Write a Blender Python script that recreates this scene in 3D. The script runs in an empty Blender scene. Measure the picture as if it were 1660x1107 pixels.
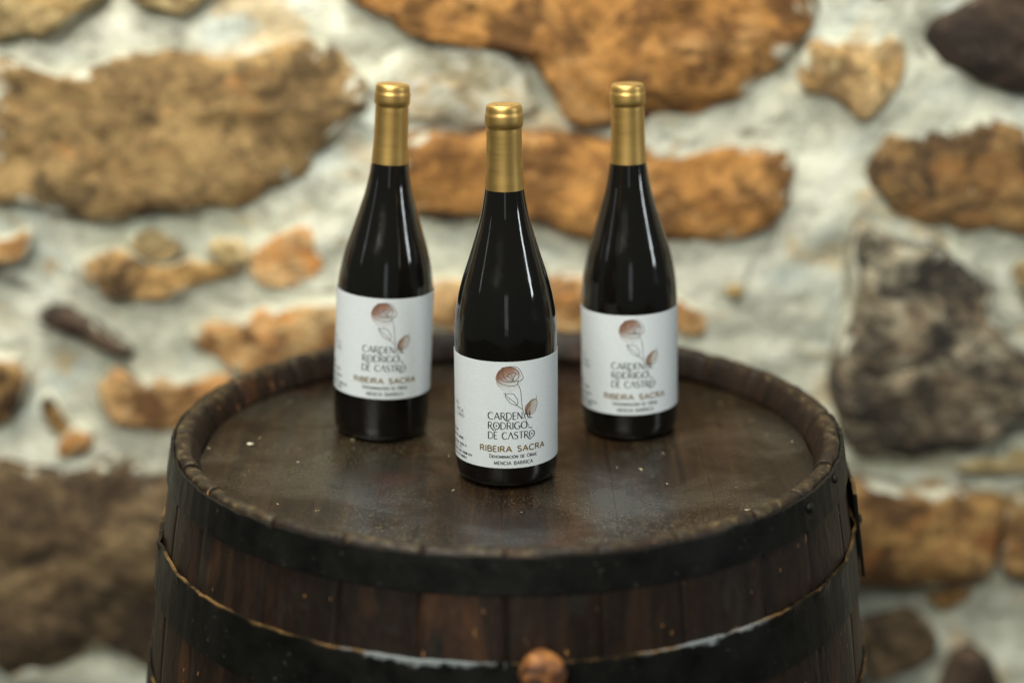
import bpy, bmesh, math, random
from mathutils import Vector, Matrix, noise
R_ = math.radians
sc = bpy.context.scene
col = sc.collection
random.seed(7)
ZH = 0.90                                   # height of the barrel head above the floor

# ------------------------------------------------------------------ camera
cam_d = bpy.data.cameras.new('camera'); cam = bpy.data.objects.new('camera', cam_d); col.objects.link(cam)
cam.location = (0.0039, -1.3154, ZH + 0.488)
cam.rotation_euler = (math.pi / 2 - 0.2888, 0, 0)
cam_d.sensor_width = 36; cam_d.lens = 59.25
cam_d.clip_start = 0.05; cam_d.clip_end = 100
cam_d.dof.use_dof = True; cam_d.dof.focus_distance = 1.30; cam_d.dof.aperture_fstop = 1.65
sc.camera = cam

# ------------------------------------------------------------------ world and lamps
w = bpy.data.worlds.new('World'); sc.world = w; w.use_nodes = True
bg = w.node_tree.nodes['Background']
bg.inputs[0].default_value = (0.82, 1.0, 0.95, 1); bg.inputs[1].default_value = 0.10

def area(name, loc, target, sx, sy, power, color, spread=180):
    l = bpy.data.lights.new(name, 'AREA'); l.shape = 'RECTANGLE'; l.size = sx; l.size_y = sy
    l.energy = power; l.color = color; l.spread = R_(spread)
    o = bpy.data.objects.new(name, l); col.objects.link(o); o.location = loc
    o.rotation_euler = (Vector(target) - Vector(loc)).to_track_quat('-Z', 'Y').to_euler()
    return o
area('ceiling_window_lamp', (-0.30, -0.25, 2.45), (0.0, 0.45, 1.12), 1.0, 0.6, 33, (1.0, 0.97, 0.86))
area('front_fill_lamp', (-0.8, -2.3, 2.75), (-0.05, 0.5, 1.27), 1.1, 1.0, 14.5, (1.0, 0.99, 0.88), 75)  # fill lamp added to brighten the labels, placed clear of glass reflections
area('side_window_upper_pane_lamp', (1.9, -0.70, 2.02), (0.0, 0.0, 1.05), 0.19, 0.42, 6.0, (0.90, 0.97, 1.0))
area('side_window_lower_pane_lamp', (1.9, -0.70, 1.52), (0.0, 0.0, 1.05), 0.19, 0.42, 4.6, (0.90, 0.97, 1.0))
area('far_window_lamp', (-2.2, -0.9, 1.75), (0.0, 0.0, 1.05), 0.08, 0.6, 0.5, (0.90, 0.97, 1.0))
area('door_gap_lamp', (0.12, -3.4, 1.25), (0.0, 0.0, 1.05), 0.50, 1.2, 1.8, (0.90, 0.97, 1.0))

sc.render.engine = 'CYCLES'
sc.cycles.use_denoising = True
sc.cycles.max_bounces = 8
vs = sc.view_settings
vs.view_transform = 'Standard'; vs.look = 'None'; vs.gamma = 1; vs.exposure = 0; vs.use_curve_mapping = False

# ------------------------------------------------------------------ helpers
def tag(o, label=None, cat=None, group=None, kind=None):
    if label: o['label'] = label
    if cat: o['category'] = cat
    if group: o['group'] = group
    if kind: o['kind'] = kind
    return o

def mesh_obj(name, verts, faces, mat, parent=None, smooth=True, loc=(0, 0, 0)):
    me = bpy.data.meshes.new(name); me.from_pydata(verts, [], faces); me.update()
    if mat: me.materials.append(mat)
    if smooth: me.polygons.foreach_set('use_smooth', [True] * len(me.polygons))
    o = bpy.data.objects.new(name, me); col.objects.link(o); o.location = loc
    if parent: o.parent = parent
    return o

def recalc(o):
    bm = bmesh.new(); bm.from_mesh(o.data); bmesh.ops.recalc_face_normals(bm, faces=bm.faces); bm.to_mesh(o.data); bm.free()

def empty(name, loc, parent=None):
    o = bpy.data.objects.new(name, None); col.objects.link(o); o.location = loc
    o.empty_display_size = 0.05
    if parent: o.parent = parent
    return o

def lathe(profile, n=96):
    """closed surface of revolution round z; profile = [(r, z)...] bottom to top"""
    v, f, rows = [], [], []
    for r, z in profile:
        if r < 1e-6:
            rows.append([len(v)]); v.append((0, 0, z))
        else:
            rows.append(list(range(len(v), len(v) + n)))
            v += [(r * math.sin(2 * math.pi * i / n), -r * math.cos(2 * math.pi * i / n), z) for i in range(n)]
    for a, b in zip(rows, rows[1:]):
        for i in range(n):
            j = (i + 1) % n
            if len(a) == 1 and len(b) == 1: continue
            if len(a) == 1: f.append((a[0], b[j], b[i]))
            elif len(b) == 1: f.append((a[i], a[j], b[0]))
            else: f.append((a[i], a[j], b[j], b[i]))
    return v, f

def catmull(pts, k=6):
    out = []
    for i in range(len(pts) - 1):
        p0 = pts[max(i - 1, 0)]; p1 = pts[i]; p2 = pts[i + 1]; p3 = pts[min(i + 2, len(pts) - 1)]
        for s in range(k):
            t = s / k
            out.append(tuple(0.5 * ((2 * p1[c]) + (-p0[c] + p2[c]) * t + (2 * p0[c] - 5 * p1[c] + 4 * p2[c] - p3[c]) * t * t
                                    + (-p0[c] + 3 * p1[c] - 3 * p2[c] + p3[c]) * t ** 3) for c in (0, 1)))
    out.append(pts[-1])
    return out

# ------------------------------------------------------------------ materials
class NT:
    def __init__(s, name):
        s.m = bpy.data.materials.new(name); s.m.use_nodes = True; s.t = s.m.node_tree
        s.b = s.t.nodes['Principled BSDF']; s.out = s.t.nodes['Material Output']
    def n(s, typ, **kw):
        nd = s.t.nodes.new(typ)
        for k, v in kw.items(): setattr(nd, k, v)
        return nd
    def l(s, a, b): s.t.links.new(a, b)
    def set(s, **kw):
        for k, v in kw.items():
            s.b.inputs[k.replace('_', ' ')].default_value = v
    def pos(s): return s.n('ShaderNodeNewGeometry').outputs['Position']
    def obj(s, jitter=0):
        o = s.n('ShaderNodeTexCoord').outputs['Object']
        if jitter:
            a = s.n('ShaderNodeVectorMath', operation='ADD'); s.l(o, a.inputs[0])
            m = s.n('ShaderNodeMath', operation='MULTIPLY'); s.l(s.n('ShaderNodeObjectInfo').outputs['Random'], m.inputs[0]); m.inputs[1].default_value = jitter
            c = s.n('ShaderNodeCombineXYZ'); s.l(m.outputs[0], c.inputs[0]); s.l(m.outputs[0], c.inputs[1]); s.l(m.outputs[0], c.inputs[2])
            s.l(c.outputs[0], a.inputs[1]); return a.outputs[0]
        return o
    def uv(s): return s.n('ShaderNodeTexCoord').outputs['UV']
    def scale(s, v, sx, sy, sz):
        m = s.n('ShaderNodeMapping'); s.l(v, m.inputs[0]); m.inputs['Scale'].default_value = (sx, sy, sz); return m.outputs[0]
    def noise(s, v, sc_, detail=4, rough=0.55, dist=0.0):
        x = s.n('ShaderNodeTexNoise'); s.l(v, x.inputs['Vector']); x.inputs['Scale'].default_value = sc_
        x.inputs['Detail'].default_value = detail; x.inputs['Roughness'].default_value = rough; x.inputs['Distortion'].default_value = dist
        return x.outputs[0]
    def voro(s, v, sc_):
        x = s.n('ShaderNodeTexVoronoi'); s.l(v, x.inputs['Vector']); x.inputs['Scale'].default_value = sc_; return x.outputs['Distance']
    def ramp(s, f, stops):
        r = s.n('ShaderNodeValToRGB'); s.l(f, r.inputs[0]); e = r.color_ramp.elements
        while len(e) < len(stops): e.new(0.5)
        for k, (p, c) in enumerate(stops):
            e[k].position = p
            e[k].color = (c, c, c, 1) if isinstance(c, (int, float)) else (*c, 1)
        return r.outputs[0]
    def mix(s, f, a, b, mode='MIX'):
        m = s.n('ShaderNodeMix', data_type='RGBA', blend_type=mode)
        for sock, val in ((m.inputs[0], f), (m.inputs[6], a), (m.inputs[7], b)):
            if isinstance(val, (int, float)): sock.default_value = val
            elif isinstance(val, tuple): sock.default_value = (*val, 1)
            else: s.l(val, sock)
        return m.outputs[2]
    def math(s, op, a, b=None):
        m = s.n('ShaderNodeMath', operation=op)
        for k, v in enumerate((a, b)):
            if v is None: continue
            if isinstance(v, (int, float)): m.inputs[k].default_value = v
            else: s.l(v, m.inputs[k])
        return m.outputs[0]
    def sep(s, v):
        x = s.n('ShaderNodeSeparateXYZ'); s.l(v, x.inputs[0]); return x.outputs
    def color(s, c): s.l(c, s.b.inputs['Base Color'])
    def rough(s, c): s.l(c, s.b.inputs['Roughness'])
    def bump(s, h, strength=0.3, dist=0.01):
        b = s.n('ShaderNodeBump'); s.l(h, b.inputs['Height']); b.inputs['Strength'].default_value = strength
        b.inputs['Distance'].default_value = dist; s.l(b.outputs[0], s.b.inputs['Normal'])

MORTAR_C = [(0.32, (0.38, 0.38, 0.30)), (0.48, (0.58, 0.58, 0.465)), (0.64, (0.73, 0.72, 0.60))]
def stone_mat(name, dark, mid, light, accent, acc_lo=0.60, smear=0.52):
    t = NT(name); p = t.pos()
    n1 = t.noise(p, 9.0, 8, 0.72, 0.9)
    c = t.ramp(n1, [(0.39, tuple(x * 0.8 for x in dark)), (0.50, mid), (0.60, light)])
    n2 = t.noise(t.scale(p, 1.0, 1.0, 1.7), 11.0, 5, 0.65, 0.9)
    c = t.mix(t.ramp(n2, [(acc_lo - 0.05, 0.0), (acc_lo + 0.05, 1.0)]), c, accent)
    n6 = t.noise(p, 17.0, 5, 0.7, 0.6)                    # dark weathering blotches
    c = t.mix(t.ramp(n6, [(0.41, 0.9), (0.49, 0.0)]), c, tuple(x * 0.55 for x in dark))
    n7 = t.noise(t.scale(p, 0.75, 1.0, 1.25), 22.0, 9, 0.82, 1.2)
    c = t.mix(t.ramp(n7, [(0.38, 0.75), (0.50, 0.0)]), c, tuple(x * 0.55 for x in dark))
    c = t.mix(t.ramp(n7, [(0.53, 0.0), (0.66, 0.7)]), c, tuple(min(0.8, x * 1.25) for x in light))
    n3 = t.noise(p, 60, 4, 0.7)
    c = t.mix(t.ramp(n3, [(0.35, 0.45), (0.62, 0.0)]), c, tuple(x * 0.45 for x in dark))
    # mortar smeared over the margins of the stone, ragged
    at = t.n('ShaderNodeAttribute', attribute_name='margin').outputs['Fac']
    n5 = t.noise(p, 15, 7, 0.72, 1.0)
    e = t.math('ADD', t.math('MULTIPLY', at, 0.34), n5)
    c = t.mix(t.ramp(e, [(smear + 0.31, 0.0), (smear + 0.37, 0.95)]), c, t.ramp(t.noise(p, 4.0, 5, 0.6, 0.4), MORTAR_C))
    t.color(c); t.set(Roughness=0.9)
    t.bump(t.mix(0.5, n3, t.noise(p, 22, 6, 0.65)), 0.9, 0.015)
    return t.m

STONE = {
 'brown': stone_mat('brown_stone', (0.15, 0.092, 0.036), (0.32, 0.195, 0.075), (0.44, 0.285, 0.115), (0.50, 0.25, 0.085), 0.63),
 'ochre': stone_mat('ochre_stone', (0.20, 0.085, 0.020), (0.47, 0.215, 0.052), (0.57, 0.285, 0.080), (0.66, 0.36, 0.13), 0.60, 0.55),
 'pale_ochre': stone_mat('pale_ochre_stone', (0.30, 0.20, 0.08), (0.58, 0.42, 0.19), (0.68, 0.52, 0.27), (0.64, 0.38, 0.12), 0.60, 0.46),
 'orange': stone_mat('orange_stone', (0.28, 0.13, 0.045), (0.64, 0.35, 0.13), (0.74, 0.48, 0.23), (0.70, 0.31, 0.085), 0.55, 0.44),
 'pale_orange': stone_mat('pale_orange_stone', (0.36, 0.22, 0.09), (0.66, 0.43, 0.19), (0.74, 0.54, 0.28), (0.70, 0.40, 0.13), 0.58, 0.49),
 'brown_orange': stone_mat('brown_orange_stone', (0.10, 0.050, 0.020), (0.26, 0.14, 0.05), (0.60, 0.36, 0.14), (0.64, 0.38, 0.13), 0.55, 0.46),
 'brown_dark': stone_mat('dark_ochre_stone', (0.085, 0.045, 0.018), (0.25, 0.135, 0.045), (0.42, 0.25, 0.09), (0.33, 0.15, 0.04), 0.60),
 'brown_warm': stone_mat('warm_brown_stone', (0.15, 0.070, 0.022), (0.36, 0.19, 0.060), (0.50, 0.30, 0.10), (0.30, 0.11, 0.025), 0.56),
 'dark': stone_mat('dark_stone', (0.030, 0.018, 0.011), (0.075, 0.045, 0.028), (0.15, 0.10, 0.06), (0.05, 0.028, 0.016), 0.66, 0.56),
 'dark_brown': stone_mat('dark_brown_stone', (0.050, 0.030, 0.015), (0.14, 0.090, 0.045), (0.28, 0.19, 0.095), (0.20, 0.11, 0.05), 0.64, 0.53),
 'lichen': stone_mat('lichen_stone', (0.045, 0.034, 0.024), (0.23, 0.165, 0.10), (0.48, 0.42, 0.29), (0.034, 0.030, 0.023), 0.57, 0.50),
 'whitewashed': stone_mat('whitewashed_stone', (0.42, 0.36, 0.22), (0.62, 0.60, 0.49), (0.72, 0.71, 0.62), (0.62, 0.38, 0.14), 0.56, 0.42),
}

t = NT('lime_mortar'); p = t.pos()
c = t.ramp(t.noise(p, 4.0, 5, 0.6, 0.4), MORTAR_C)
n2 = t.noise(p, 7.5, 4, 0.6, 0.6)
c = t.mix(t.ramp(n2, [(0.54, 0.0), (0.64, 0.65)]), c, (0.45, 0.51, 0.48))
n4 = t.noise(t.scale(p, 1, 1, 1.5), 9.0, 4, 0.65, 1.0)
c = t.mix(t.ramp(n4, [(0.565, 0.0), (0.65, 0.75)]), c, (0.60, 0.42, 0.20))
n8 = t.noise(p, 24.0, 7, 0.75, 0.8)
c = t.mix(t.ramp(n8, [(0.36, 0.6), (0.50, 0.0)]), c, (0.27, 0.275, 0.225))
c = t.mix(t.ramp(n8, [(0.52, 0.0), (0.64, 0.6)]), c, (0.76, 0.76, 0.66))
n7 = t.noise(t.scale(p, 1, 1, 2.2), 13.0, 5, 0.7, 1.2)
c = t.mix(t.ramp(n7, [(0.33, 0.85), (0.42, 0.0)]), c, (0.16, 0.15, 0.115))
n3 = t.noise(p, 45, 4, 0.7)
c = t.mix(t.ramp(n3, [(0.28, 0.5), (0.45, 0.0)]), c, (0.22, 0.21, 0.17))
t.color(c); t.set(Roughness=0.95); t.bump(t.mix(0.5, n3, t.noise(p, 16, 6, 0.6)), 0.9, 0.016)
M_mortar = t.m

t = NT('packed_earth_floor'); p = t.pos()
t.color(t.ramp(t.noise(p, 6, 6, 0.6), [(0.35, (0.07, 0.055, 0.04)), (0.65, (0.14, 0.115, 0.085))])); t.set(Roughness=0.95)
t.bump(t.noise(p, 25, 5), 0.5, 0.01); M_floor = t.m

def wood_mat(name, worn_top):
    t = NT(name); o = t.obj(jitter=7.0)
    g = t.noise(t.scale(o, 60, 60, 2.5), 1.0, 6, 0.65, 0.4)
    c = t.ramp(g, [(0.30, (0.004, 0.0026, 0.0019)), (0.52, (0.015, 0.0075, 0.0042)), (0.75, (0.037, 0.0185, 0.0092))])
    pt = t.noise(t.scale(o, 14, 14, 5), 1.0, 5, 0.6, 0.7)
    c = t.mix(t.ramp(pt, [(0.57, 0.0), (0.69, 0.5)]), c, (0.105, 0.040, 0.012))
    gr = t.noise(t.scale(o, 20, 20, 12), 1.0, 4, 0.6, 0.6)
    c = t.mix(t.ramp(gr, [(0.60, 0.0), (0.70, 0.45)]), c, (0.030, 0.031, 0.025))
    fl = t.noise(t.scale(o, 170, 170, 70), 1.0, 2, 0.5)
    c = t.mix(t.ramp(fl, [(0.72, 0.0), (0.76, 0.9)]), c, (0.34, 0.17, 0.06))
    # bare worn wood along the chime, ragged lower border
    z = t.sep(t.n('ShaderNodeTexCoord').outputs['Object'])[2]
    wv = t.math('ADD', z, t.math('MULTIPLY', t.math('SUBTRACT', t.noise(t.scale(o, 45, 45, 45), 1.0, 5, 0.7), 0.5), 0.030))
    wf = t.ramp(t.math('MULTIPLY', t.math('SUBTRACT', wv, ZH + 0.018), 60.0), [(0.50, 0.0), (0.80, 0.7)])
    wc = t.ramp(t.noise(t.scale(o, 130, 130, 90), 1.0, 5, 0.7), [(0.38, (0.012, 0.008, 0.005)), (0.54, (0.060, 0.042, 0.020)), (0.74, (0.26, 0.19, 0.085))])
    c = t.mix(wf, c, wc)
    t.color(c)
    t.rough(t.ramp(pt, [(0.3, 0.42), (0.7, 0.62)])); t.b.inputs['Specular IOR Level'].default_value = 0.32
    t.bump(t.mix(0.5, g, fl), 0.55, 0.003)
    return t.m
M_stave = wood_mat('stave_oak', True)

t = NT('head_oak'); o = t.obj(jitter=5.0); q = t.pos()
g = t.noise(t.scale(o, 110, 5, 60), 1.0, 6, 0.65, 0.3)
c = t.ramp(g, [(0.30, (0.0032, 0.0016, 0.0009)), (0.50, (0.0118, 0.0060, 0.0029)), (0.70, (0.030, 0.0160, 0.0070))])
film = t.noise(q, 13, 5, 0.6, 0.5)
c = t.mix(t.ramp(film, [(0.48, 0.0), (0.66, 0.55)]), c, (0.027, 0.027, 0.021))
red = t.noise(q, 9, 4, 0.6, 0.5)
c = t.mix(t.ramp(red, [(0.56, 0.0), (0.68, 0.6)]), c, (0.040, 0.012, 0.007))
area_n = t.noise(q, 8, 3, 0.5)
dust = t.noise(q, 420, 3, 0.7)
df = t.math('MULTIPLY', t.ramp(dust, [(0.56, 0.0), (0.64, 1.0)]), t.ramp(area_n, [(0.44, 0.06), (0.60, 0.65)]))
c = t.mix(df, c, (0.14, 0.105, 0.05))
fleck = t.noise(t.scale(q, 150, 90, 150), 1.0, 2, 0.5, 0.6)
c = t.mix(t.ramp(fleck, [(0.75, 0.0), (0.77, 1.0)]), c, (0.50, 0.43, 0.27))
t.color(c)
t.rough(t.ramp(t.mix(0.35, film, dust), [(0.38, 0.42), (0.60, 0.24)]))
t.l(t.ramp(film, [(0.44, 0.28), (0.60, 0.85)]), t.b.inputs['Specular IOR Level'])
t.bump(t.mix(0.4, g, dust), 0.35, 0.0015); M_head = t.m

def iron_mat(name, scuff_glints=False):
    t = NT(name); o = t.obj(); uv = t.sep(t.uv())
    n = t.noise(o, 30, 5, 0.65)
    c = t.ramp(n, [(0.35, (0.003, 0.003, 0.0027)), (0.65, (0.0075, 0.0073, 0.0062))])
    ed = t.math('ADD', uv[1], t.math('MULTIPLY', t.math('SUBTRACT', t.noise(o, 55, 5, 0.7), 0.5), 0.16))
    c = t.mix(t.math('MULTIPLY', t.ramp(ed, [(0.97, 0.0), (1.02, 0.9)]), t.ramp(t.noise(o, 17, 4, 0.7), [(0.45, 0.05), (0.6, 1.0)])), c, (0.19, 0.11, 0.04))
    if scuff_glints:                                           # light glints painted pale grey on scraped steel along the upper edge
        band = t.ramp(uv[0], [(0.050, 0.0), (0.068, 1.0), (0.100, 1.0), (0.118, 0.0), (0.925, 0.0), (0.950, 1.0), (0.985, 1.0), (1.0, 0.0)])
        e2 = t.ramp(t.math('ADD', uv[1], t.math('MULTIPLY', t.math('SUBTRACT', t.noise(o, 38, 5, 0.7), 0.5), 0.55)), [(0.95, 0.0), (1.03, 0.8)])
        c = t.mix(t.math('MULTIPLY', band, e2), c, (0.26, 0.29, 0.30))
    sp = t.noise(o, 260, 2, 0.5)
    c = t.mix(t.ramp(sp, [(0.70, 0.0), (0.74, 0.5)]), c, (0.10, 0.09, 0.07))
    t.color(c); t.set(Metallic=0.0); t.rough(t.ramp(n, [(0.3, 0.36), (0.7, 0.55)]))
    t.b.inputs['Specular IOR Level'].default_value = 0.2
    t.bump(t.noise(o, 70, 5, 0.6), 0.35, 0.002); return t.m
M_iron = iron_mat('black_painted_iron'); M_scuff_glint = iron_mat('scuff_glint_black_iron', True)

t = NT('peg_wood'); o = t.obj()
t.color(t.ramp(t.noise(t.scale(o, 60, 60, 25), 1.0, 5, 0.6, 0.8), [(0.40, (0.030, 0.012, 0.006)), (0.52, (0.22, 0.080, 0.020)), (0.68, (0.40, 0.17, 0.045))]))
t.set(Roughness=0.6); t.bump(t.noise(o, 120, 4), 0.7, 0.003); M_peg = t.m
t = NT('pale_chip'); t.set(Base_Color=(0.75, 0.68, 0.52, 1), Roughness=0.7); M_chip = t.m

t = NT('dark_bottle_glass'); o = t.obj()
t.set(Base_Color=(0.0045, 0.0038, 0.0032, 1), Roughness=0.035, IOR=1.52)
sm = t.noise(o, 40, 4, 0.6)
t.rough(t.ramp(sm, [(0.40, 0.05), (0.70, 0.16)]))
t.bump(t.noise(t.scale(o, 1, 1, 0.3), 60, 3), 0.10, 0.002); M_glass = t.m

t = NT('gold_capsule_foil'); o = t.obj()
t.set(Base_Color=(0.58, 0.375, 0.125, 1), Metallic=1.0)
n = t.noise(t.scale(o, 25, 25, 400), 1.0, 4, 0.6)
t.rough(t.ramp(n, [(0.3, 0.42), (0.7, 0.50)])); t.bump(t.mix(0.75, n, t.noise(t.scale(o, 1, 1, 0.5), 120, 3)), 0.10, 0.0006); M_gold = t.m

t = NT('label_paper'); o = t.obj()
n = t.noise(t.scale(o, 300, 300, 1400), 1.0, 3, 0.6)
t.color(t.ramp(n, [(0.3, (0.59, 0.63, 0.66)), (0.7, (0.67, 0.71, 0.74))])); t.set(Roughness=0.62)
t.bump(n, 0.25, 0.0004); M_paper = t.m

def ink(name, c, rough=0.55, metallic=0.0):
    t = NT(name); t.set(Base_Color=(*c, 1), Roughness=rough, Metallic=metallic); return t.m
M_ink = ink('black_ink', (0.010, 0.010, 0.010)); M_goldink = ink('gold_ink', (0.16, 0.098, 0.018), 0.5)
M_line = ink('rose_line_ink', (0.10, 0.065, 0.052))

def wash_mat(name, cols, dirx, diry, edge):
    t = NT(name); u = t.uv(); m = t.scale(u, 1, 1, 1)
    s = t.sep(m); n = t.noise(m, 1.6, 5, 0.65, 0.4)
    g = t.math('ADD', t.math('ADD', t.math('MULTIPLY', s[0], dirx), t.math('MULTIPLY', s[1], diry)), t.math('MULTIPLY', t.math('SUBTRACT', n, 0.5), 0.9))
    f = t.math('ADD', t.math('MULTIPLY', g, 0.5), 0.5)
    t.color(t.ramp(f, cols))
    tr = t.n('ShaderNodeBsdfTransparent'); mx = t.n('ShaderNodeMixShader')
    t.l(t.ramp(f, edge), mx.inputs[0]); t.l(tr.outputs[0], mx.inputs[1]); t.l(t.b.outputs[0], mx.inputs[2]); t.l(mx.outputs[0], t.out.inputs[0])
    t.set(Roughness=0.65); return t.m
M_wash = wash_mat('sepia_wash', [(0.35, (0.52, 0.42, 0.36)), (0.65, (0.34, 0.15, 0.085)), (0.95, (0.20, 0.075, 0.04))], -0.45, 0.75,
                  [(0.10, 0.10), (0.38, 0.18), (0.75, 0.72), (0.95, 0.90)])
M_wash2 = wash_mat('leaf_wash', [(0.35, (0.52, 0.43, 0.33)), (0.75, (0.30, 0.15, 0.08))], -0.75, -0.45,
                   [(0.15, 0.35), (0.6, 0.55), (0.85, 0.85)])

# ------------------------------------------------------------------ floor
fl = mesh_obj('floor', [(-4, -4, 0), (4, -4, 0), (4, 0.50, 0), (-4, 0.50, 0)], [(0, 1, 2, 3)], M_floor, smooth=False)
tag(fl, kind='structure')

# ------------------------------------------------------------------ stone wall
WY = 0.45
wall = empty('stone_wall', (0, WY, 0))
tag(wall, 'rough stone wall with ochre and brown stones in whitish mortar behind the barrel', 'wall')
X0, X1, Z0, Z1, ST = -2.2, 2.2, -0.02, 2.2, 0.012
nx = int((X1 - X0) / ST); nz = int((Z1 - Z0) / ST)
v, f = [], []
for j in range(nz + 1):
    for i in range(nx + 1):
        x = X0 + i * ST; z = Z0 + j * ST
        d = 0.016 * noise.noise((x * 3.1, z * 4.2, 1.3)) + 0.014 * noise.noise((x * 8, z * 12, 4.0)) + 0.009 * noise.noise((x * 27, z * 33, 9))
        v.append((x, -d, z))
for j in range(nz):
    for i in range(nx):
        a = j * (nx + 1) + i
        f.append((a, a + 1, a + nx + 2, a + nx + 1))
b0 = len(v)
v += [(X0, 0.30, Z0), (X1, 0.30, Z0), (X1, 0.30, Z1), (X0, 0.30, Z1)]
f.append((b0 + 1, b0, b0 + 3, b0 + 2))
c00, c10, c11, c01 = 0, nx, (nz + 1) * (nx + 1) - 1, nz * (nx + 1)
f += [(c00, c01, b0 + 3, b0), (c11, c10, b0 + 1, b0 + 2), (c01, c11, b0 + 2, b0 + 3)]
mesh_obj('mortar', v, f, M_mortar, wall)

def stone(kind, hgt, poly, seed):
    hgt *= 0.70
    """poly in metres on the wall plane; a lumpy stone whose face stands hgt proud of the mortar"""
    n = len(poly); per = []
    cx = sum(p[0] for p in poly) / n; cz = sum(p[1] for p in poly) / n
    for i in range(n):                         # resample the outline evenly, roughen it
        a, b = Vector(poly[i]), Vector(poly[(i + 1) % n]); L = (b - a).length
        k = max(1, int(L / 0.012))
        for s in range(k): per.append(a.lerp(b, s / k))
    m = len(per)
    sm = [(per[i - 1] + per[i] * 2 + per[(i + 1) % m]) / 4 for i in range(m)]
    out = []
    for q in sm:
        j = 0.011 * noise.noise((q.x * 16, q.y * 16, seed)) + 0.009 * noise.noise((q.x * 34, q.y * 34, seed)) + 0.004 * noise.noise((q.x * 70, q.y * 70, seed))
        dvec = (q - Vector((cx, cz))).normalized(); out.append(q + dvec * (j + 0.003))
    rings = [(1.03, -0.06), (1.0, 0.02), (0.965, 0.55), (0.92, 0.78), (0.83, 0.92), (0.68, 1.0), (0.48, 1.03), (0.26, 1.05)]
    v, f = [], []
    for s, hh in rings:
        for q in out:
            x = cx + (q.x - cx) * s; z = cz + (q.y - cz) * s
            rel = 0.75 * hgt * noise.noise((x * 7 + seed, z * 7, seed)) + 0.45 * hgt * noise.noise((x * 24, z * 24, seed)) + 0.003 * noise.noise((x * 80, z * 80, seed))
            y = -hgt * hh - (rel if hh > 0.3 else 0) + 0.014 * noise.noise((x * 7.5, z * 7.5, seed + 40)) if hh >= 0 else 0.06
            v.append((x - cx, y, z - cz))
    for r in range(len(rings) - 1):
        for i in range(m):
            j = (i + 1) % m; f.append((r * m + i, r * m + j, (r + 1) * m + j, (r + 1) * m + i))
    v.append((0, -hgt * 1.05 - 0.55 * hgt * noise.noise((cx * 7 + seed, cz * 7, seed)), 0)); k = len(v) - 1
    for i in range(m): f.append(((len(rings) - 1) * m + i, (len(rings) - 1) * m + (i + 1) % m, k))
    o = mesh_obj('stone', v, f, STONE[kind], wall, loc=(cx, 0, cz)); recalc(o)
    at = o.data.attributes.new('margin', 'FLOAT', 'POINT')
    at.data.foreach_set('value', [max(0.0, (rings[k_ // m][0] - 0.45) / 0.55) if k_ < m * len(rings) else 0.0 for k_ in range(len(v))])

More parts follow.
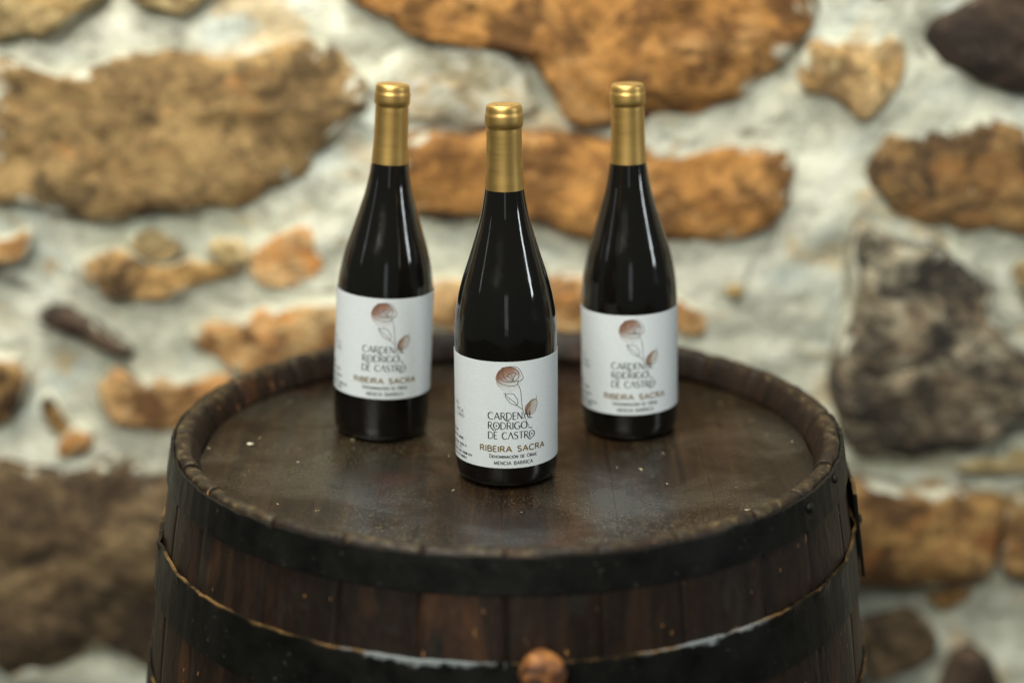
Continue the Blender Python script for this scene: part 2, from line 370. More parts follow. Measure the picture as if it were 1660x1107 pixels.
# outlines of the stones in view: centimetres along the wall and above the barrel head
STONES = [
    ('brown', 0.030, [(-54.5,27.2),(-51.0,27.2),(-49.8,25.5),(-48.0,23.9),(-46.0,25.1),(-43.3,26.4),(-40.7,27.4),(-38.1,26.9),(-36.2,27.7),(-33.6,27.1),(-30.7,27.4),(-28.5,27.5),(-25.3,27.7),(-23.3,29.0),(-20.7,28.8),(-18.8,28.6),(-16.6,26.7),(-15.3,24.5),(-15.5,21.6),(-17.2,19.3),(-19.2,18.0),(-20.5,15.4),(-23.9,13.7),(-27.9,12.0),(-32.5,11.2),(-39.2,10.7),(-41.9,9.8),(-44.5,9.8),(-47.7,10.8),(-51.0,11.4),(-55.9,11.7)]),
    ('pale_ochre', 0.022, [(-55.8,36.8),(-40.4,36.8),(-41.9,32.7),(-44.9,31.5),(-48.2,30.2),(-50.1,29.4),(-52.7,29.0),(-56.6,28.9)]),
    ('pale_ochre', 0.018, [(-39.7,36.8),(-39.3,33.1),(-36.5,32.3),(-33.7,31.7),(-31.9,32.6),(-30.1,33.7),(-26.8,36.8)]),
    ('ochre', 0.035, [(-18.2,38.6),(-17.3,33.1),(-14.3,31.9),(-11.7,30.2),(-10.5,29.4),(-5.0,29.2),(-1.8,29.6),(0.1,28.6),(2.3,26.4),(4.3,24.2),(5.2,22.2),(6.9,20.4),(8.8,20.1),(11.4,20.6),(15.3,20.9),(17.9,21.6),(21.8,21.7),(24.3,22.9),(26.8,24.8),(29.3,27.7),(31.2,30.5),(31.9,38.6)]),
    ('whitewashed', 0.016, [(-13.4,28.1),(-9.2,28.6),(-2.2,28.5),(0.3,27.1),(2.5,24.7),(4.0,22.6),(4.3,21.3),(1.7,20.8),(-4.2,20.4),(-8.7,20.8),(-11.9,21.9),(-13.3,24.8)]),
    ('ochre', 0.028, [(-12.0,18.7),(-8.1,19.8),(-4.2,19.3),(1.7,19.5),(6.9,19.3),(10.5,18.8),(15.4,17.9),(21.3,17.5),(25.8,17.7),(29.2,17.8),(30.5,16.3),(30.6,12.4),(30.1,10.3),(26.8,8.9),(22.2,7.6),(16.9,7.8),(11.6,8.2),(7.0,8.6),(3.7,9.7),(-4.2,10.6),(-8.2,10.7),(-11.1,11.4),(-12.6,14.7)]),
    ('brown_dark', 0.028, [(37.4,15.4),(38.2,17.3),(40.0,19.3),(42.3,20.0),(45.9,19.4),(47.8,20.6),(50.3,20.9),(53.0,20.0),(58.3,18.7),(59.3,8.0),(54.0,8.5),(50.6,9.4),(46.6,9.7),(42.6,10.6),(39.2,11.7),(38.1,13.7)]),
    ('dark', 0.030, [(42.5,30.9),(45.0,31.8),(48.1,32.7),(49.7,36.2),(58.0,36.2),(59.3,22.2),(53.3,23.5),(50.1,23.9),(47.4,25.1),(45.3,26.9),(43.4,27.7),(42.8,29.3)]),
    ('pale_orange', 0.030, [(30.7,29.2),(32.7,30.0),(34.5,28.8),(36.8,28.3),(39.4,30.2),(41.2,29.0),(42.0,26.7),(41.1,24.8),(39.2,22.2),(37.2,20.7),(35.3,22.2),(33.7,23.4),(31.1,23.3),(30.5,26.7)]),
    ('orange', 0.018, [(-57.2,8.0),(-53.2,8.0),(-51.1,9.9),(-49.9,9.7),(-50.9,7.8),(-52.1,5.3),(-54.2,4.8),(-57.4,5.3)]),
    ('brown_orange', 0.020, [(-46.3,5.6),(-44.4,6.3),(-41.4,7.1),(-39.2,5.3),(-36.7,4.8),(-34.0,6.1),(-31.6,5.6),(-28.2,5.1),(-28.4,3.9),(-33.0,3.1),(-35.7,2.2),(-40.1,1.1),(-44.1,1.5),(-46.0,2.7)]),
    ('orange', 0.018, [(-28.1,4.8),(-27.1,7.3),(-24.1,8.9),(-22.4,9.8),(-20.9,9.3),(-19.8,7.0),(-19.6,5.1),(-21.3,3.3),(-24.3,3.1),(-27.5,3.5)]),
    ('dark', 0.020, [(-50.9,-0.1),(-49.0,0.4),(-46.6,-0.6),(-44.0,-2.4),(-40.8,-4.5),(-42.2,-5.0),(-45.5,-3.8),(-48.7,-2.1),(-50.8,-1.0)]),
    ('orange', 0.024, [(-35.1,-2.5),(-33.2,-1.3),(-30.0,-1.6),(-28.7,0.1),(-26.4,1.1),(-23.0,0.6),(-19.0,1.5),(-14.3,1.8),(-14.5,-6.9),(-22.0,-7.2),(-28.7,-6.9),(-30.7,-5.9),(-33.4,-4.5)]),
    ('orange', 0.024, [(-44.7,-10.9),(-43.8,-6.9),(-42.9,-5.7),(-41.5,-6.9),(-40.6,-8.6),(-36.3,-8.4),(-33.5,-7.6),(-30.1,-6.9),(-30.9,-10.1),(-35.5,-12.5),(-38.5,-13.5),(-41.4,-13.6),(-43.5,-12.7)]),
    ('brown_orange', 0.018, [(-58.4,-4.8),(-55.4,-5.2),(-53.8,-6.8),(-52.3,-6.2),(-53.1,-8.4),(-54.7,-9.8),(-55.3,-12.7),(-59.2,-13.5)]),
    ('orange', 0.014, [(-50.3,-16.2),(-48.8,-14.6),(-46.8,-13.0),(-46.1,-14.5),(-46.9,-15.9)]),
    ('dark_brown', 0.036, [(-60.9,-17.9),(-54.7,-17.6),(-50.6,-18.7),(-46.8,-18.1),(-45.7,-16.7),(-40.9,-16.5),(-39.6,-18.9),(-32.1,-19.8),(-32.4,-40.6),(-41.0,-41.8),(-46.7,-41.4),(-52.5,-42.9),(-56.9,-44.1),(-63.3,-43.7)]),
    ('lichen', 0.044, [(36.4,6.3),(37.2,9.3),(38.1,10.3),(39.3,8.6),(43.4,7.8),(46.8,7.1),(49.7,5.6),(51.9,2.9),(53.0,-2.0),(55.7,-4.0),(61.9,-5.9),(62.5,-11.4),(59.1,-11.8),(54.4,-12.8),(51.1,-14.6),(46.5,-16.8),(42.4,-17.8),(38.2,-17.2),(36.4,-16.5),(36.5,-13.4),(35.8,-10.5),(35.2,-6.9),(36.1,-4.1),(36.9,0.1)]),
    ('brown_warm', 0.030, [(35.6,-20.1),(39.8,-20.0),(44.7,-21.1),(49.5,-20.7),(55.2,-21.2),(55.8,-25.2),(54.8,-29.4),(51.8,-32.2),(46.2,-32.9),(40.5,-32.5),(36.2,-31.3)]),
    ('brown_dark', 0.030, [(56.1,-21.2),(63.3,-20.0),(64.5,-32.4),(57.4,-32.0),(55.7,-30.9),(55.8,-28.2)]),
    ('brown_warm', 0.016, [(48.1,-33.7),(49.7,-32.6),(52.8,-32.4),(54.1,-33.2),(53.8,-35.1),(50.6,-35.9),(48.6,-35.4)]),
    ('dark_brown', 0.026, [(39.4,-37.4),(44.3,-36.7),(47.9,-37.0),(49.2,-39.0),(48.6,-41.3),(44.8,-43.7),(39.8,-44.5)]),
    ('dark', 0.026, [(48.3,-48.5),(50.4,-42.1),(52.4,-40.4),(55.3,-40.6),(56.6,-43.7),(58.1,-48.5)]),
    ('orange', 0.012, [(17.4,2.2),(19.5,0.8),(21.2,-1.3),(21.7,-3.3),(17.6,-3.1)]),
    ('orange', 0.018, [(-9.3,4.2),(-4.3,3.8),(1.1,3.9),(7.0,4.2),(10.7,3.2),(10.8,-2.7),(-9.4,-2.7)]),
    ('pale_ochre', 0.014, [(54.3,4.9),(59.5,5.6),(60.2,-1.7),(55.3,0.1)]),
    ('pale_ochre', 0.014, [(48.6,-17.5),(52.0,-16.7),(62.9,-15.7),(63.1,-18.3),(53.5,-18.8),(49.4,-18.6)]),
    ('dark', 0.014, [(35.5,35.6),(36.1,33.6),(37.6,32.8),(39.0,33.4),(39.6,35.6)]),
    ('pale_ochre', 0.010, [(36.7,6.6),(37.0,8.5),(38.1,9.1),(38.9,8.3),(38.2,7.1)]),
    ('pale_ochre', 0.012, [(23.5,2.2),(24.8,3.2),(25.9,2.2),(25.1,1.1),(24.1,1.3)]),
    ('pale_ochre', 0.012, [(-41.0,8.0),(-38.6,8.7),(-35.7,7.5),(-34.8,6.4),(-36.8,5.1),(-39.1,5.6)]),
    ('pale_ochre', 0.012, [(-32.7,7.3),(-29.4,8.0),(-27.5,7.0),(-27.9,5.6),(-31.5,6.0)]),
    ('pale_ochre', 0.012, [(-18.9,4.9),(-17.5,7.0),(-14.9,7.3),(-13.6,3.5),(-17.6,2.2)]),
    ('brown_orange', 0.012, [(-52.0,-9.8),(-50.2,-8.7),(-49.4,-11.2),(-49.1,-14.1),(-50.2,-14.5),(-51.2,-11.9)]),
    ('pale_ochre', 0.012, [(28.5,-49.3),(31.3,-46.1),(41.3,-46.1),(43.0,-49.3)]),
]
for i, (kind, hgt, poly) in enumerate(STONES):
    stone(kind, hgt, [(a / 100, ZH + b / 100) for a, b in poly], i * 3.7)
# the same masonry carries on beyond the frame
rng = random.Random(3); boxes = [(-0.59, 0.65, 0.36, 1.31)]
zrow = 0.06
while zrow < 2.2:
    rh = rng.uniform(0.12, 0.22); x = -2.3 + rng.uniform(0, 0.1)
    while x < 2.25:
        rw = rng.uniform(0.18, 0.42)
        inside = (x + rw > boxes[0][0] and x < boxes[0][1] and zrow + rh > boxes[0][2] and zrow < boxes[0][3])
        if not inside:
            cx, cz = x + rw / 2, zrow + rh / 2; poly = []
            for k in range(12):
                a = 2 * math.pi * k / 12; e = 0.72
                px = math.copysign(abs(math.cos(a)) ** e, math.cos(a)) * rw / 2 * rng.uniform(0.82, 0.98)
                pz = math.copysign(abs(math.sin(a)) ** e, math.sin(a)) * rh / 2 * rng.uniform(0.82, 0.98)
                poly.append((cx + px, cz + pz))
            stone(rng.choice(['brown', 'ochre', 'brown_dark', 'orange', 'dark_brown', 'pale_ochre']), rng.uniform(0.016, 0.03), poly, rng.uniform(0, 90))
        x += rw + rng.uniform(0.03, 0.07)
    zrow += rh + rng.uniform(0.03, 0.06)

# ------------------------------------------------------------------ barrel
barrel = empty('wine_barrel', (0, 0, 0))
tag(barrel, 'old dark oak barrel with black iron hoops carrying the three bottles', 'barrel')
BH, RH, RB = 0.93, 0.2695, 0.315
def rbar(z):
    u = (z - BH / 2) / (BH / 2); return RB - (RB - RH) * u * u
NS = 26
edges = [0.0]
for k in range(NS): edges.append(edges[-1] + random.uniform(0.8, 1.2))
edges = [e / edges[-1] * 2 * math.pi for e in edges]
for k in range(NS):
    a0, a1 = edges[k], edges[k + 1]; am = (a0 + a1) / 2; gap = 0.00008 / RH
    na = 14
    zs = [0.0, 0.10, 0.22, 0.34, 0.465, 0.58, 0.68, 0.75, 0.79, 0.82, 0.85, 0.875, 0.895, 0.910, 0.919, 0.9245, 0.928]
    prof = [(rbar(z), z) for z in zs]
    prof += [(RH - 0.0015, 0.9300), (RH - 0.005, 0.9305), (RH - 0.009, 0.9300), (RH - 0.0125, 0.926), (RH - 0.0165, 0.917), (RH - 0.0185, 0.910), (RH - 0.0195, 0.9065), (RH - 0.0185, 0.905), (RH - 0.0160, 0.9035),
             (RH - 0.0160, 0.880), (RH - 0.022, 0.878), (rbar(0.7) - 0.024, 0.7), (rbar(0.465) - 0.024, 0.465), (rbar(0.2) - 0.024, 0.2), (RH - 0.022, 0.0)]
    npf = len(prof); v, f = [], []
    lift = random.uniform(-0.0006, 0.0006); tilt = random.uniform(-0.0006, 0.0006)
    for i in range(na + 1):
        s = i / na; a = a0 + gap + (a1 - a0 - 2 * gap) * s - am
        for r, z in prof:
            wt = max(0.0, min(1.0, (z - 0.905) / 0.02))
            A = a + am
            ch = noise.noise((math.sin(A) * 26, math.cos(A) * 26, z * 40)); ch2 = noise.noise((math.sin(A) * 75, math.cos(A) * 75, r * 160))
            dz = wt * (lift + tilt * (s - 0.5) * 2 - 0.0022 * max(0, ch) - 0.0014 * abs(ch2))
            edge = 1 - abs(2 * s - 1) ** 6
            dr = wt * (-0.0016 * max(0, -ch)) - (1 - edge) * 0.0005 * (1 if r > RH - 0.004 else 0)
            dz -= (1 - edge) * 0.0003 * wt
            rr = r + dr
            v.append((rr * math.sin(a), -rr * math.cos(a), z + dz))
    for i in range(na):
        for j in range(npf):
            j2 = (j + 1) % npf
            f.append((i * npf + j, (i + 1) * npf + j, (i + 1) * npf + j2, i * npf + j2))
    f.append(tuple(range(npf))); f.append(tuple(na * npf + j for j in reversed(range(npf))))
    o = mesh_obj('stave', v, f, M_stave, barrel); o.rotation_euler = (0, 0, am); recalc(o)
    o.data.polygons.foreach_set('use_smooth', [len(p.vertices) == 4 for p in o.data.polygons])

# head: boards running front to back, very slightly dished
HR = RH - 0.0165
def zhead(x): return 0.12 * x * x - 0.004 * x
bx = -HR + 0.004; wid = [0.070, 0.082, 0.096, 0.088, 0.078, 0.090]
tot = sum(wid); wid = [q * (2 * HR - 0.008) / tot for q in wid]
for k, wd in enumerate(wid):
    x0, x1 = bx + 0.00008, bx + wd - 0.00008; bx += wd
    nxs, nys = 8, 24; v, f = [], []; off = random.uniform(-0.00012, 0.00012)
    for i in range(nxs + 1):
        x = x0 + (x1 - x0) * i / nxs; hy = math.sqrt(max(1e-5, HR * HR - x * x))
        rd = 0.00025 if i in (0, nxs) else 0
        for j in range(nys + 1):
            y = -hy + 2 * hy * j / nys
            v.append((x, y, ZH + zhead(x) + off - rd))
    n1 = len(v); v += [(a, b, c - 0.017) for a, b, c in v]
    for i in range(nxs):
        for j in range(nys):
            a = i * (nys + 1) + j
            f.append((a, a + nys + 1, a + nys + 2, a + 1)); f.append((n1 + a, n1 + a + 1, n1 + a + nys + 2, n1 + a + nys + 1))
    for j in range(nys):
        a = j; f.append((a, a + 1, n1 + a + 1, n1 + a)); a = nxs * (nys + 1) + j; f.append((a + 1, a, n1 + a, n1 + a + 1))
    for i in range(nxs):
        a = i * (nys + 1); b = a + nys + 1; f.append((b, a, n1 + a, n1 + b)); a += nys; b += nys; f.append((a, b, n1 + b, n1 + a))
    mesh_obj('head_board', v, f, M_head, barrel, smooth=False)

def hoop(z0, z1, thick, seed, lip=0.0, a0=0.0, a1=360.0, name='hoop', out=0.0004, rough=0.0006, zskew=0.0, bare=1.0):
    n = max(12, int((a1 - a0) / 1.5)); full = a1 - a0 >= 359.9
    cnt = n if full else n + 1
    nz_ = 6; v, f, uv = [], [], []
    for i in range(cnt):
        A = R_(a0 + (a1 - a0) * i / n)
        e1 = noise.noise((math.sin(A) * 9, math.cos(A) * 9, seed)); e2 = noise.noise((math.sin(A) * 30, math.cos(A) * 30, seed))
        e3 = noise.noise((math.sin(A) * 80, math.cos(A) * 80, seed))
        for side in (1, 0):
            for j in range(nz_ + 1):
                s = j / nz_ if side else 1 - j / nz_
                z = z0 + (z1 - z0) * s + zskew * (A - R_((a0 + a1) / 2))
                if s > 0.99: z += 0.0016 * e1 + 0.0016 * e2 + 0.0012 * e3
                if s < 0.01: z += 0.0010 * e2
                r = rbar(z) + out + (thick if side else 0) + rough * e2
                if s > 0.8: r += lip * max(0, e1 + 0.35 * e2) * (s - 0.8) / 0.2
                v.append((r * math.sin(A), -r * math.cos(A), z)); uv.append(((a0 + (a1 - a0) * i / n) / 360, s * bare))
    m = 2 * (nz_ + 1)
    for i in range(n):
        i2 = (i + 1) % cnt
        for j in range(m):
            j2 = (j + 1) % m; f.append((i * m + j, i2 * m + j, i2 * m + j2, i * m + j2))
    if not full: f.append(tuple(range(m))); f.append(tuple((cnt - 1) * m + j for j in reversed(range(m))))
    o = mesh_obj(name, v, f, M_iron, barrel, smooth=False); recalc(o)
    ul = o.data.uv_layers.new(name='UVMap')
    for lp in o.data.loops: ul.data[lp.index].uv = uv[lp.vertex_index]
    return o
def rivet(parent, az, z, r=0.0042, out=0.003):
    v, f = lathe([(0, -0.002), (r, -0.002), (r, 0.0004), (r * 0.8, 0.0017), (r * 0.45, 0.0025), (0, 0.0027)], 14)
    A = R_(az); rr = rbar(z) + out
    mx = Matrix.Translation((rr * math.sin(A), -rr * math.cos(A), z)) @ Matrix.Rotation(A, 4, 'Z') @ Matrix.Rotation(math.pi / 2, 4, 'X')
    o = mesh_obj('rivet', [tuple(mx @ Vector(q)) for q in v], f, M_iron, parent)
    ul = o.data.uv_layers.new(name='UVMap')
    return o
h1 = hoop(ZH + 0.0015, ZH + 0.0265, 0.0024, 1.0, bare=0.95)
rivet(h1, 54.3, ZH + 0.017); rivet(h1, 66.0, ZH + 0.021, 0.0036); rivet(h1, 150, ZH + 0.014)
h2 = hoop(ZH - 0.088, ZH - 0.045, 0.0026, 5.0, lip=0.006); h2.data.materials[0] = M_scuff_glint
lap = hoop(ZH - 0.085, ZH - 0.014, 0.0028, 8.0, lip=0.003, a0=79, a1=104, name='hoop_lap', out=0.0045, rough=0.0016)
for az, z in ((86, -0.05), (91, -0.03), (96, -0.055)): rivet(lap, az, ZH + z, 0.0048, 0.0076)
h3 = hoop(ZH - 0.205, ZH - 0.155, 0.0026, 11.0, lip=0.002)
hoop(0.19, 0.24, 0.0026, 17.0); hoop(0.09, 0.13, 0.0026, 21.0); hoop(0.004, 0.032, 0.0026, 25.0)

# wooden peg in the stave just above the second hoop
v, f = lathe([(0, -0.02), (0.008, -0.02), (0.0095, 0.004), (0.0125, 0.007), (0.0152, 0.012), (0.0160, 0.018), (0.0148, 0.024), (0.0115, 0.0285), (0.006, 0.0302), (0, 0.0298)], 32)
v = [(x * (1 + 0.14 * noise.noise((x * 80, y * 80, z * 80))), y * (1 + 0.14 * noise.noise((x * 80 + 5, y * 80, z * 80))), z - 0.003 * max(0, noise.noise((x * 120, y * 120, 3.0)))) for x, y, z in v]
A = R_(4.6); zp = ZH - 0.047
peg = mesh_obj('peg', v, f, M_peg, barrel, loc=(rbar(zp) * math.sin(A), -rbar(zp) * math.cos(A), zp)); peg.rotation_euler = (math.pi / 2 - 0.12, 0, A)
peg['label'] = 'round orange wooden peg above the second hoop'

# pale chip lying on the head
v = [(random.gauss(0, 1), random.gauss(0, 1), random.gauss(0, 1)) for _ in range(14)]
bm = bmesh.new()
for q in v:
    u = Vector(q).normalized(); bm.verts.new((u.x * 0.0030, u.y * 0.0018, max(-0.0009, u.z * 0.0012) + 0.0009))
bmesh.ops.convex_hull(bm, input=bm.verts)
me = bpy.data.meshes.new('chip'); bm.to_mesh(me); bm.free(); me.materials.append(M_chip)
chip = bpy.data.objects.new('wood_chip', me); col.objects.link(chip); chip.location = (-0.2135, 0.003, ZH + zhead(-0.2135) + 0.0002)
tag(chip, 'tiny pale chip lying on the barrel head near its left rim', 'chip')

# ------------------------------------------------------------------ bottles
RL = 0.0409                                   # label radius
body_prof = [(0.0, 0.010), (0.012, 0.009), (0.024, 0.0035), (0.030, 0.0006), (0.0335, 0.0), (0.0365, 0.0010), (0.0388, 0.0034), (0.0400, 0.0070), (0.0404, 0.012)]
shoulder = catmull([(0.0404, 0.012), (0.0406, 0.030), (0.0406, 0.060), (0.0406, 0.095), (0.0405, 0.1168), (0.0399, 0.1275), (0.0386, 0.1385), (0.0345, 0.1580), (0.0262, 0.1845), (0.0189, 0.2100), (0.0150, 0.2325), (0.0136, 0.250), (0.0130, 0.262), (0.0128, 0.285)], 7)
glass_prof = body_prof + shoulder[1:] + [(0.0, 0.285)]
cap_prof = catmull([(0.01525, 0.2318), (0.01495, 0.2360), (0.01435, 0.2450), (0.0139, 0.2550), (0.01365, 0.2680), (0.0135, 0.2770)], 4) + \
    [(0.01335, 0.2785), (0.0134, 0.2793), (0.0141, 0.2799), (0.01455, 0.2808), (0.01462, 0.2840), (0.01462, 0.2878), (0.01445, 0.2893), (0.0140, 0.2900), (0.01392, 0.2912), (0.01385, 0.2935), (0.0134, 0.2952), (0.0124, 0.2963), (0.0110, 0.2966), (0.0100, 0.2963), (0.0, 0.2962)]

def arc(cx, cy, rx, ry, a0, a1, n=12):
    return [(cx + rx * math.cos(R_(a0 + (a1 - a0) * k / n)), cy + ry * math.sin(R_(a0 + (a1 - a0) * k / n))) for k in range(n + 1)]
# stroke letters: width, then strokes (weight, points); 1 = heavy stem, 0 = light stroke
def glyphs():
    G = {}
    G['A'] = (0.84, [(0, [(0, 0), (.42, 1)]), (1, [(.42, 1), (.84, 0)]), (0, [(.15, .34), (.69, .34)])])
    G['^'] = (0.84, [(0, [(0, 0), (.42, 1)]), (1, [(.42, 1), (.84, 0)])])
    G['B'] = (0.66, [(1, [(.05, 0), (.05, 1)]), (0, [(.05, 1), (.36, 1)] + arc(.36, .77, .24, .23, 90, -90) + [(.05, .54)]), (0, [(.36, .54)] + arc(.38, .27, .28, .27, 90, -90) + [(.05, 0)])])
    G['C'] = (0.84, [(0, arc(.5, .5, .48, .5, 48, 120, 6)), (1, arc(.5, .5, .48, .5, 120, 240, 10)), (0, arc(.5, .5, .48, .5, 240, 312, 6))])
    G['D'] = (0.82, [(1, [(.05, 0), (.05, 1)]), (0, [(.05, 1), (.3, 1)] + arc(.3, .5, .5, .5, 90, -90, 16) + [(.05, 0)])])
    G['E'] = (0.56, [(1, [(.05, 0), (.05, 1)]), (0, [(.05, 1), (.54, 1)]), (0, [(.05, .52), (.46, .52)]), (0, [(.05, 0), (.56, 0)])])
    G['G'] = (0.92, [(0, arc(.5, .5, .48, .5, 48, 120, 6)), (1, arc(.5, .5, .48, .5, 120, 240, 10)), (0, arc(.5, .5, .48, .5, 240, 318, 6)), (1, [(.88, .12), (.88, .45)]), (0, [(.58, .45), (.92, .45)])])
    G['I'] = (0.14, [(1, [(.07, 0), (.07, 1)])])
    G['L'] = (0.52, [(1, [(.05, 0), (.05, 1)]), (0, [(.05, 0), (.52, 0)])])
    G['M'] = (0.96, [(0, [(.05, 0), (.08, 1)]), (1, [(.08, 1), (.48, .1)]), (0, [(.48, .1), (.88, 1)]), (1, [(.88, 1), (.92, 0)])])
    G['N'] = (0.80, [(0, [(.05, 0), (.05, 1)]), (1, [(.05, 1), (.75, 0)]), (0, [(.75, 0), (.75, 1)])])
    G['O'] = (1.00, [(0, arc(.5, .5, .48, .5, 50, 130, 6)), (1, arc(.5, .5, .48, .5, 130, 230, 8)), (0, arc(.5, .5, .48, .5, 230, 310, 6)), (1, arc(.5, .5, .48, .5, 310, 410, 8))])
    G['0'] = (1.00, G['O'][1] + [(1, arc(.5, .5, .05, .05, 0, 360, 8))])      # round O with a dot
    G['R'] = (0.72, [(1, [(.05, 0), (.05, 1)]), (0, [(.05, 1), (.36, 1)] + arc(.36, .75, .26, .25, 90, -90) + [(.05, .50)]), (1, [(.36, .50), (.70, 0)])])
    G['r'] = (0.70, [(1, [(.05, 0), (.05, 1)]), (0, [(.05, 1), (.34, 1)] + arc(.34, .75, .26, .25, 90, -90) + [(.05, .50)]), (1, [(.30, .50), (.50, .22), (.72, -.05), (.92, -.20)]), (0, [(.92, -.20), (1.12, -.24), (1.30, -.14)])])
    G['S'] = (0.66, [(0, arc(.33, .76, .28, .24, 30, 150, 8)), (1, [(.09, .88), (.06, .76), (.12, .62), (.33, .52), (.54, .42), (.61, .27), (.57, .12)]), (0, arc(.33, .26, .29, .26, -30, -155, 8))])
    G['T'] = (0.76, [(1, [(.38, 0), (.38, 1)]), (0, [(0, 1), (.76, 1)])])
    G['X'] = (0.78, [(1, [(.03, 1), (.75, 0)]), (0, [(.03, 0), (.75, 1)])])
    G['Q'] = (1.00, G['O'][1] + [(0, [(.45, 1.14), (.66, 1.36)])])            # O with an acute accent
    G['Y'] = (0.80, G['N'][1] + [(0, [(.2, 1.15), (.32, 1.26), (.48, 1.16), (.62, 1.28)])])   # N with a tilde
    G[' '] = (0.50, [])
    return G
G = glyphs()
def ribbon(pts, wd, V, F, rad):
    """flat strip of width wd (m) along pts (m, arc / height) laid on the cylinder of radius rad"""
    q = [Vector(pts[0])]
    for b in pts[1:]:
        b = Vector(b); a = q[-1]; k = max(1, int((b - a).length / 0.0015))
        for s in range(1, k + 1): q.append(a.lerp(b, s / k))
    base = len(V)
    for i, p_ in enumerate(q):
        d = (q[min(i + 1, len(q) - 1)] - q[max(i - 1, 0)])
        d = d.normalized() if d.length > 1e-9 else Vector((1, 0)); nn = Vector((-d.y, d.x)) * wd / 2
        for sgn in (1, -1):
            s_, z_ = p_ + nn * sgn; th = s_ / rad
            V.append((rad * math.sin(th), -rad * math.cos(th), z_))
    for i in range(len(q) - 1):
        F.append((base + 2 * i, base + 2 * i + 1, base + 2 * i + 3, base + 2 * i + 2))
def write(text, s0, s1, z0, hgt, heavy, light, track, V, F, rad, small=None):
    """letters from s0 to s1 (mm) on the baseline z0 (mm)"""
    x = 0; lay = []
    for ch in text:
        up = ch.isupper() or not ch.isalpha() or small is None
        k = 1.0 if up else small
        g = G[ch if (small is None) else ch.upper()]; lay.append((x, k, g)); x += g[0] * k + track
    width = x - track; sx = (s1 - s0) / width
    for x0, k, g in lay:
        for wgt, pts in g[1]:
            ribbon([((s0 + (x0 + a * k) * sx) / 1000, (z0 + b * k * hgt) / 1000) for a, b in pts], (heavy if wgt else light) / 1000, V, F, rad)
ROSE = {
'outer': [(-7.99, 100.08), (-5.14, 100.98), (-2.3, 101.39), (1.78, 101.44), (4.67, 100.42), (6.94, 97.94), (8.04, 95.28), (9.34, 92.16), (8.05, 90.16), (5.1, 88.7), (4.68, 87.45), (2.61, 86.04), (-1.09, 85.85), (-5.16, 86.74), (-8.83, 88.12), (-10.3, 89.77), (-10.46, 91.9), (-9.23, 92.38), (-6.38, 89.89), (-3.12, 89.05), (0.96, 88.94), (4.26, 89.61), (5.26, 89.8), (5.27, 88.43)],
'inner': [(-5.95, 100.55), (-6.77, 97.13), (-5.96, 93.74), (-3.93, 90.76), (0.14, 89.83), (2.6, 89.97), (4.68, 91.29), (5.76, 93.35), (5.51, 95.93), (4.25, 98.57), (1.78, 100.42), (-1.49, 100.95)],
'fold_a': [(-3.53, 94.17), (-1.09, 92.43), (1.37, 89.78)], 'fold_b': [(0.14, 94.95), (0.55, 91.95), (1.61, 90.02)],
'fold_c': [(3.43, 95.22), (1.78, 92.75), (1.37, 90.03)], 'fold_d': [(-3.93, 93.32), (-1.49, 95.85), (1.78, 96.58), (3.84, 95.19)],
'fold_e': [(-10.46, 91.9), (-10.04, 94.9), (-8.4, 97.94), (-6.77, 99.52)],
'stem': [(4.68, 87.02), (6.11, 84.77), (7.22, 81.24), (7.65, 76.04), (8.09, 70.83), (8.7, 66.45), (9.84, 62.0), (11.17, 58.36), (12.51, 54.71), (13.88, 52.33)],
'tail': [(12.98, 51.6), (15.0, 50.15), (17.17, 50.13), (14.35, 50.95)],
'leaf': [(-6.23, 79.62), (-4.6, 80.06), (-4.93, 77.49), (-3.13, 74.9), (-0.68, 71.84), (1.79, 70.62), (4.28, 69.87), (4.86, 73.7), (3.02, 77.26), (1.37, 79.33), (-2.31, 79.79), (-4.92, 79.63)],
'vein': [(-5.17, 79.2), (-1.91, 76.17), (1.79, 73.03), (4.7, 69.4), (6.98, 67.66), (8.7, 66.02)],
'leaf_b': [(20.59, 75.46), (20.5, 73.31), (16.6, 72.28), (12.92, 70.25), (10.97, 67.92), (10.71, 64.49), (12.04, 62.58), (15.7, 61.35), (19.06, 63.19), (20.54, 66.38), (21.54, 69.65), (20.71, 72.84)],
'vein_b': [(10.71, 64.06), (12.48, 66.42), (14.29, 68.32), (15.67, 69.84)]}

def wash(name, cx, cz, rx, rz, ang, mat, parent, rad):
    V, F, U = [(0, 0, 0)], [], [(0, 0)]; n, m = 40, 6; ca, sa = math.cos(ang), math.sin(ang)
    def put(a, b):
        s_ = (cx + a * ca - b * sa) / 1000; z_ = (cz + a * sa + b * ca) / 1000; th = s_ / rad
        return (rad * math.sin(th), -rad * math.cos(th), z_)
    V[0] = put(0, 0)
    for r in range(1, m + 1):
        for i in range(n):
            a = 2 * math.pi * i / n; w_ = 1 + 0.04 * noise.noise((math.cos(a) * 2, math.sin(a) * 2, cx)) if r == m else 1
            x_, y_ = rx * r / m * math.cos(a) * w_, rz * r / m * math.sin(a) * w_
            V.append(put(x_, y_)); U.append((x_ / rx, y_ / rz))
    for i in range(n): F.append((0, 1 + i, 1 + (i + 1) % n))
    for r in range(m - 1):
        for i in range(n):
            j = (i + 1) % n; F.append((1 + r * n + i, 1 + (r + 1) * n + i, 1 + (r + 1) * n + j, 1 + r * n + j))
    o = mesh_obj(name, V, F, mat, parent)
    ul = o.data.uv_layers.new(name='UVMap')
    for lp in o.data.loops: ul.data[lp.index].uv = U[lp.vertex_index]
    return o

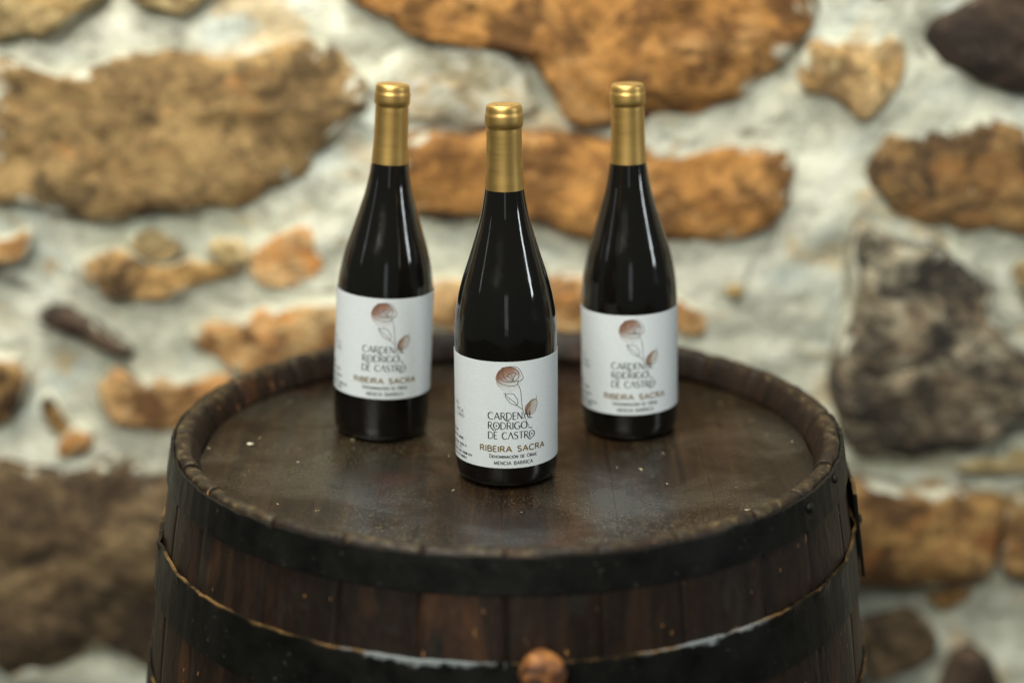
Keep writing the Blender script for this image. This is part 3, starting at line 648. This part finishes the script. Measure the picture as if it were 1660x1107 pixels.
def make_bottle(loc):
    root = empty('wine_bottle', loc)
    v, f = lathe(glass_prof, 128); g = mesh_obj('glass_body', v, f, M_glass, root)
    v, f = lathe(cap_prof, 96); cp = mesh_obj('capsule', v, f, M_gold, root)
    for s in (-1, 1):                                              # the two pin holes in the foil
        v, f = lathe([(0, -0.0004), (0.0007, -0.0004), (0.0007, 0.0001), (0, 0.0001)], 10)
        mesh_obj('vent_hole', v, f, M_ink, cp, loc=(s * 0.0058, -0.004, 0.29625))
    # label: a thin paper wrap
    z0, z1, a_, n = 0.0184, 0.1050, R_(152), 90; V, F = [], []
    def wrap(r, zz):                                               # one smooth strip round the bottle
        b = len(V)
        for i in range(n + 1):
            th = -a_ + 2 * a_ * i / n
            for r__, z__ in zip(r, zz): V.append((r__ * math.sin(th), -r__ * math.cos(th), z__))
        for i in range(n): F.append((b + 2 * i, b + 2 * i + 2, b + 2 * i + 3, b + 2 * i + 1))
    RI = RL - 0.00024
    wrap((RL, RL), (z0, z1)); wrap((RI, RI), (z1, z0)); wrap((RL, RI), (z1, z1)); wrap((RI, RL), (z0, z0))
    lb = mesh_obj('label', V, F, M_paper, root)
    r1, r2 = RL + 0.00008, RL + 0.00014
    wash('rose_wash', -2.1, 91.2, 10.2, 10.2, 0, M_wash, lb, r1)
    wash('leaf_wash', 15.9, 67.4, 4.1, 7.2, -0.55, M_wash2, lb, r1)
    V, F = [], []
    for k, pts in ROSE.items():
        pts = catmull(pts, 4) if len(pts) > 4 else pts
        ribbon([(a / 1000, b / 1000) for a, b in pts], 0.00042, V, F, r2)
    mesh_obj('rose_drawing', V, F, M_line, lb, smooth=False)
    V, F = [], []
    write('CArDEN^L', -18.7, 17.0, 58.6, 5.6, 0.84, 0.50, 0.17, V, F, r2)
    write('r0DRIGO', -18.7, 12.3, 50.7, 5.6, 0.84, 0.50, 0.17, V, F, r2)
    write('DE C^STr0', -18.7, 18.8, 42.6, 5.6, 0.84, 0.50, 0.15, V, F, r2)
    mesh_obj('name_lettering', V, F, M_ink, lb, smooth=False)
    V, F = [], []
    write('RIBEIRA SACRA', -25.8, 28.5, 32.2, 4.5, 0.98, 0.86, 0.20, V, F, r2)
    mesh_obj('region_lettering', V, F, M_goldink, lb, smooth=False)
    V, F = [], []
    write('Denominaciqn de Orixe', -17.8, 20.8, 26.9, 2.7, 0.50, 0.44, 0.18, V, F, r2, small=0.8)
    write('MENCIA BARRICA', -14.0, 17.2, 21.4, 2.8, 0.52, 0.46, 0.22, V, F, r2)
    mesh_obj('origin_lettering', V, F, M_ink, lb, smooth=False)
    # side of the label: ends of three lines that wrap round, then illegible small print
    V, F = [], []
    write('OS', -56.0, -50.8, 63.6, 2.6, 0.36, 0.30, 0.25, V, F, r2)
    write('RICA', -54.0, -43.7, 59.0, 2.6, 0.36, 0.30, 0.25, V, F, r2)
    write('TAYO', -54.5, -42.9, 54.6, 2.6, 0.36, 0.30, 0.25, V, F, r2)
    rg = random.Random(5)
    def fine(V, F, s0, s1, z, h_, wt):
        s_ = s0
        while s_ < s1:
            wl = rg.uniform(3, 7)
            e = min(s1, s_ + wl)
            x = s_
            while x < e - 0.5:
                k = rg.random()
                pts = [(x, z), (x, z + h_)] if k < .5 else ([(x, z), (x, z + h_), (x + .7, z + h_), (x + .7, z)] if k < .8 else [(x + .7, z), (x, z), (x, z + h_), (x + .7, z + h_)])
                ribbon([(a / 1000, b / 1000) for a, b in pts], wt / 1000, V, F, r2); x += 1.15
            s_ = e + 1.1
    for s1_, z_, h_, wt in ((-52.6, 41.0, 1.6, .40), (-44.0, 36.4, 1.7, .50), (-39.2, 31.0, 1.8, .55), (-46.0, 28.4, 1.2, .25), (-33.7, 24.8, 1.8, .55), (-40.1, 21.3, 1.6, .45)):
        fine(V, F, -70, s1_, z_, h_, wt)
    mesh_obj('small_print', V, F, M_ink, lb, smooth=False); V, F = [], []
    for z_ in (40, 36.5, 33, 29.5): fine(V, F, 56 + rg.uniform(0, 3), 72, z_, 1.6, .4)
    mesh_obj('small_print', V, F, M_ink, lb, smooth=False)
    return root

def copy_tree(o, parent=None):
    c_ = o.copy(); col.objects.link(c_); c_.parent = parent
    for ch in o.children: copy_tree(ch, c_)
    return c_
proto = make_bottle((0, 0, 0))
SPOTS = [((-0.0003, -0.0429), -0.37, 6.12, 0.0, 'front wine bottle in sharp focus, gold capsule and white rose label, nearest the camera'),
         ((-0.1095, 0.0572), 3.2, 5.0, 0.0212, 'blurred wine bottle standing behind on the left, leaning slightly right'),
         ((0.1060, 0.0634), -1.5, 1.2, 0.0062, 'blurred wine bottle standing behind on the right')]
for i, ((x, y), lean, az, up, lab) in enumerate(SPOTS):
    o = proto if i == 0 else copy_tree(proto)
    slope = 0.24 * x - 0.004
    res = abs(R_(lean) + slope) * 0.0335
    o.location = (x, y, ZH + zhead(x) + 0.0004 + 0.4 * res)
    o.rotation_euler = (Matrix.Rotation(R_(lean), 4, 'Y') @ Matrix.Rotation(R_(az), 4, 'Z')).to_euler()
    for ch in o.children:
        if ch.name.startswith('label'): ch.location.z = up         # each label was stuck on at its own height
        if ch.name.startswith('capsule'): ch.rotation_euler.z = i * 1.1
    tag(o, lab, 'wine bottle', 'wine bottles on the barrel head')
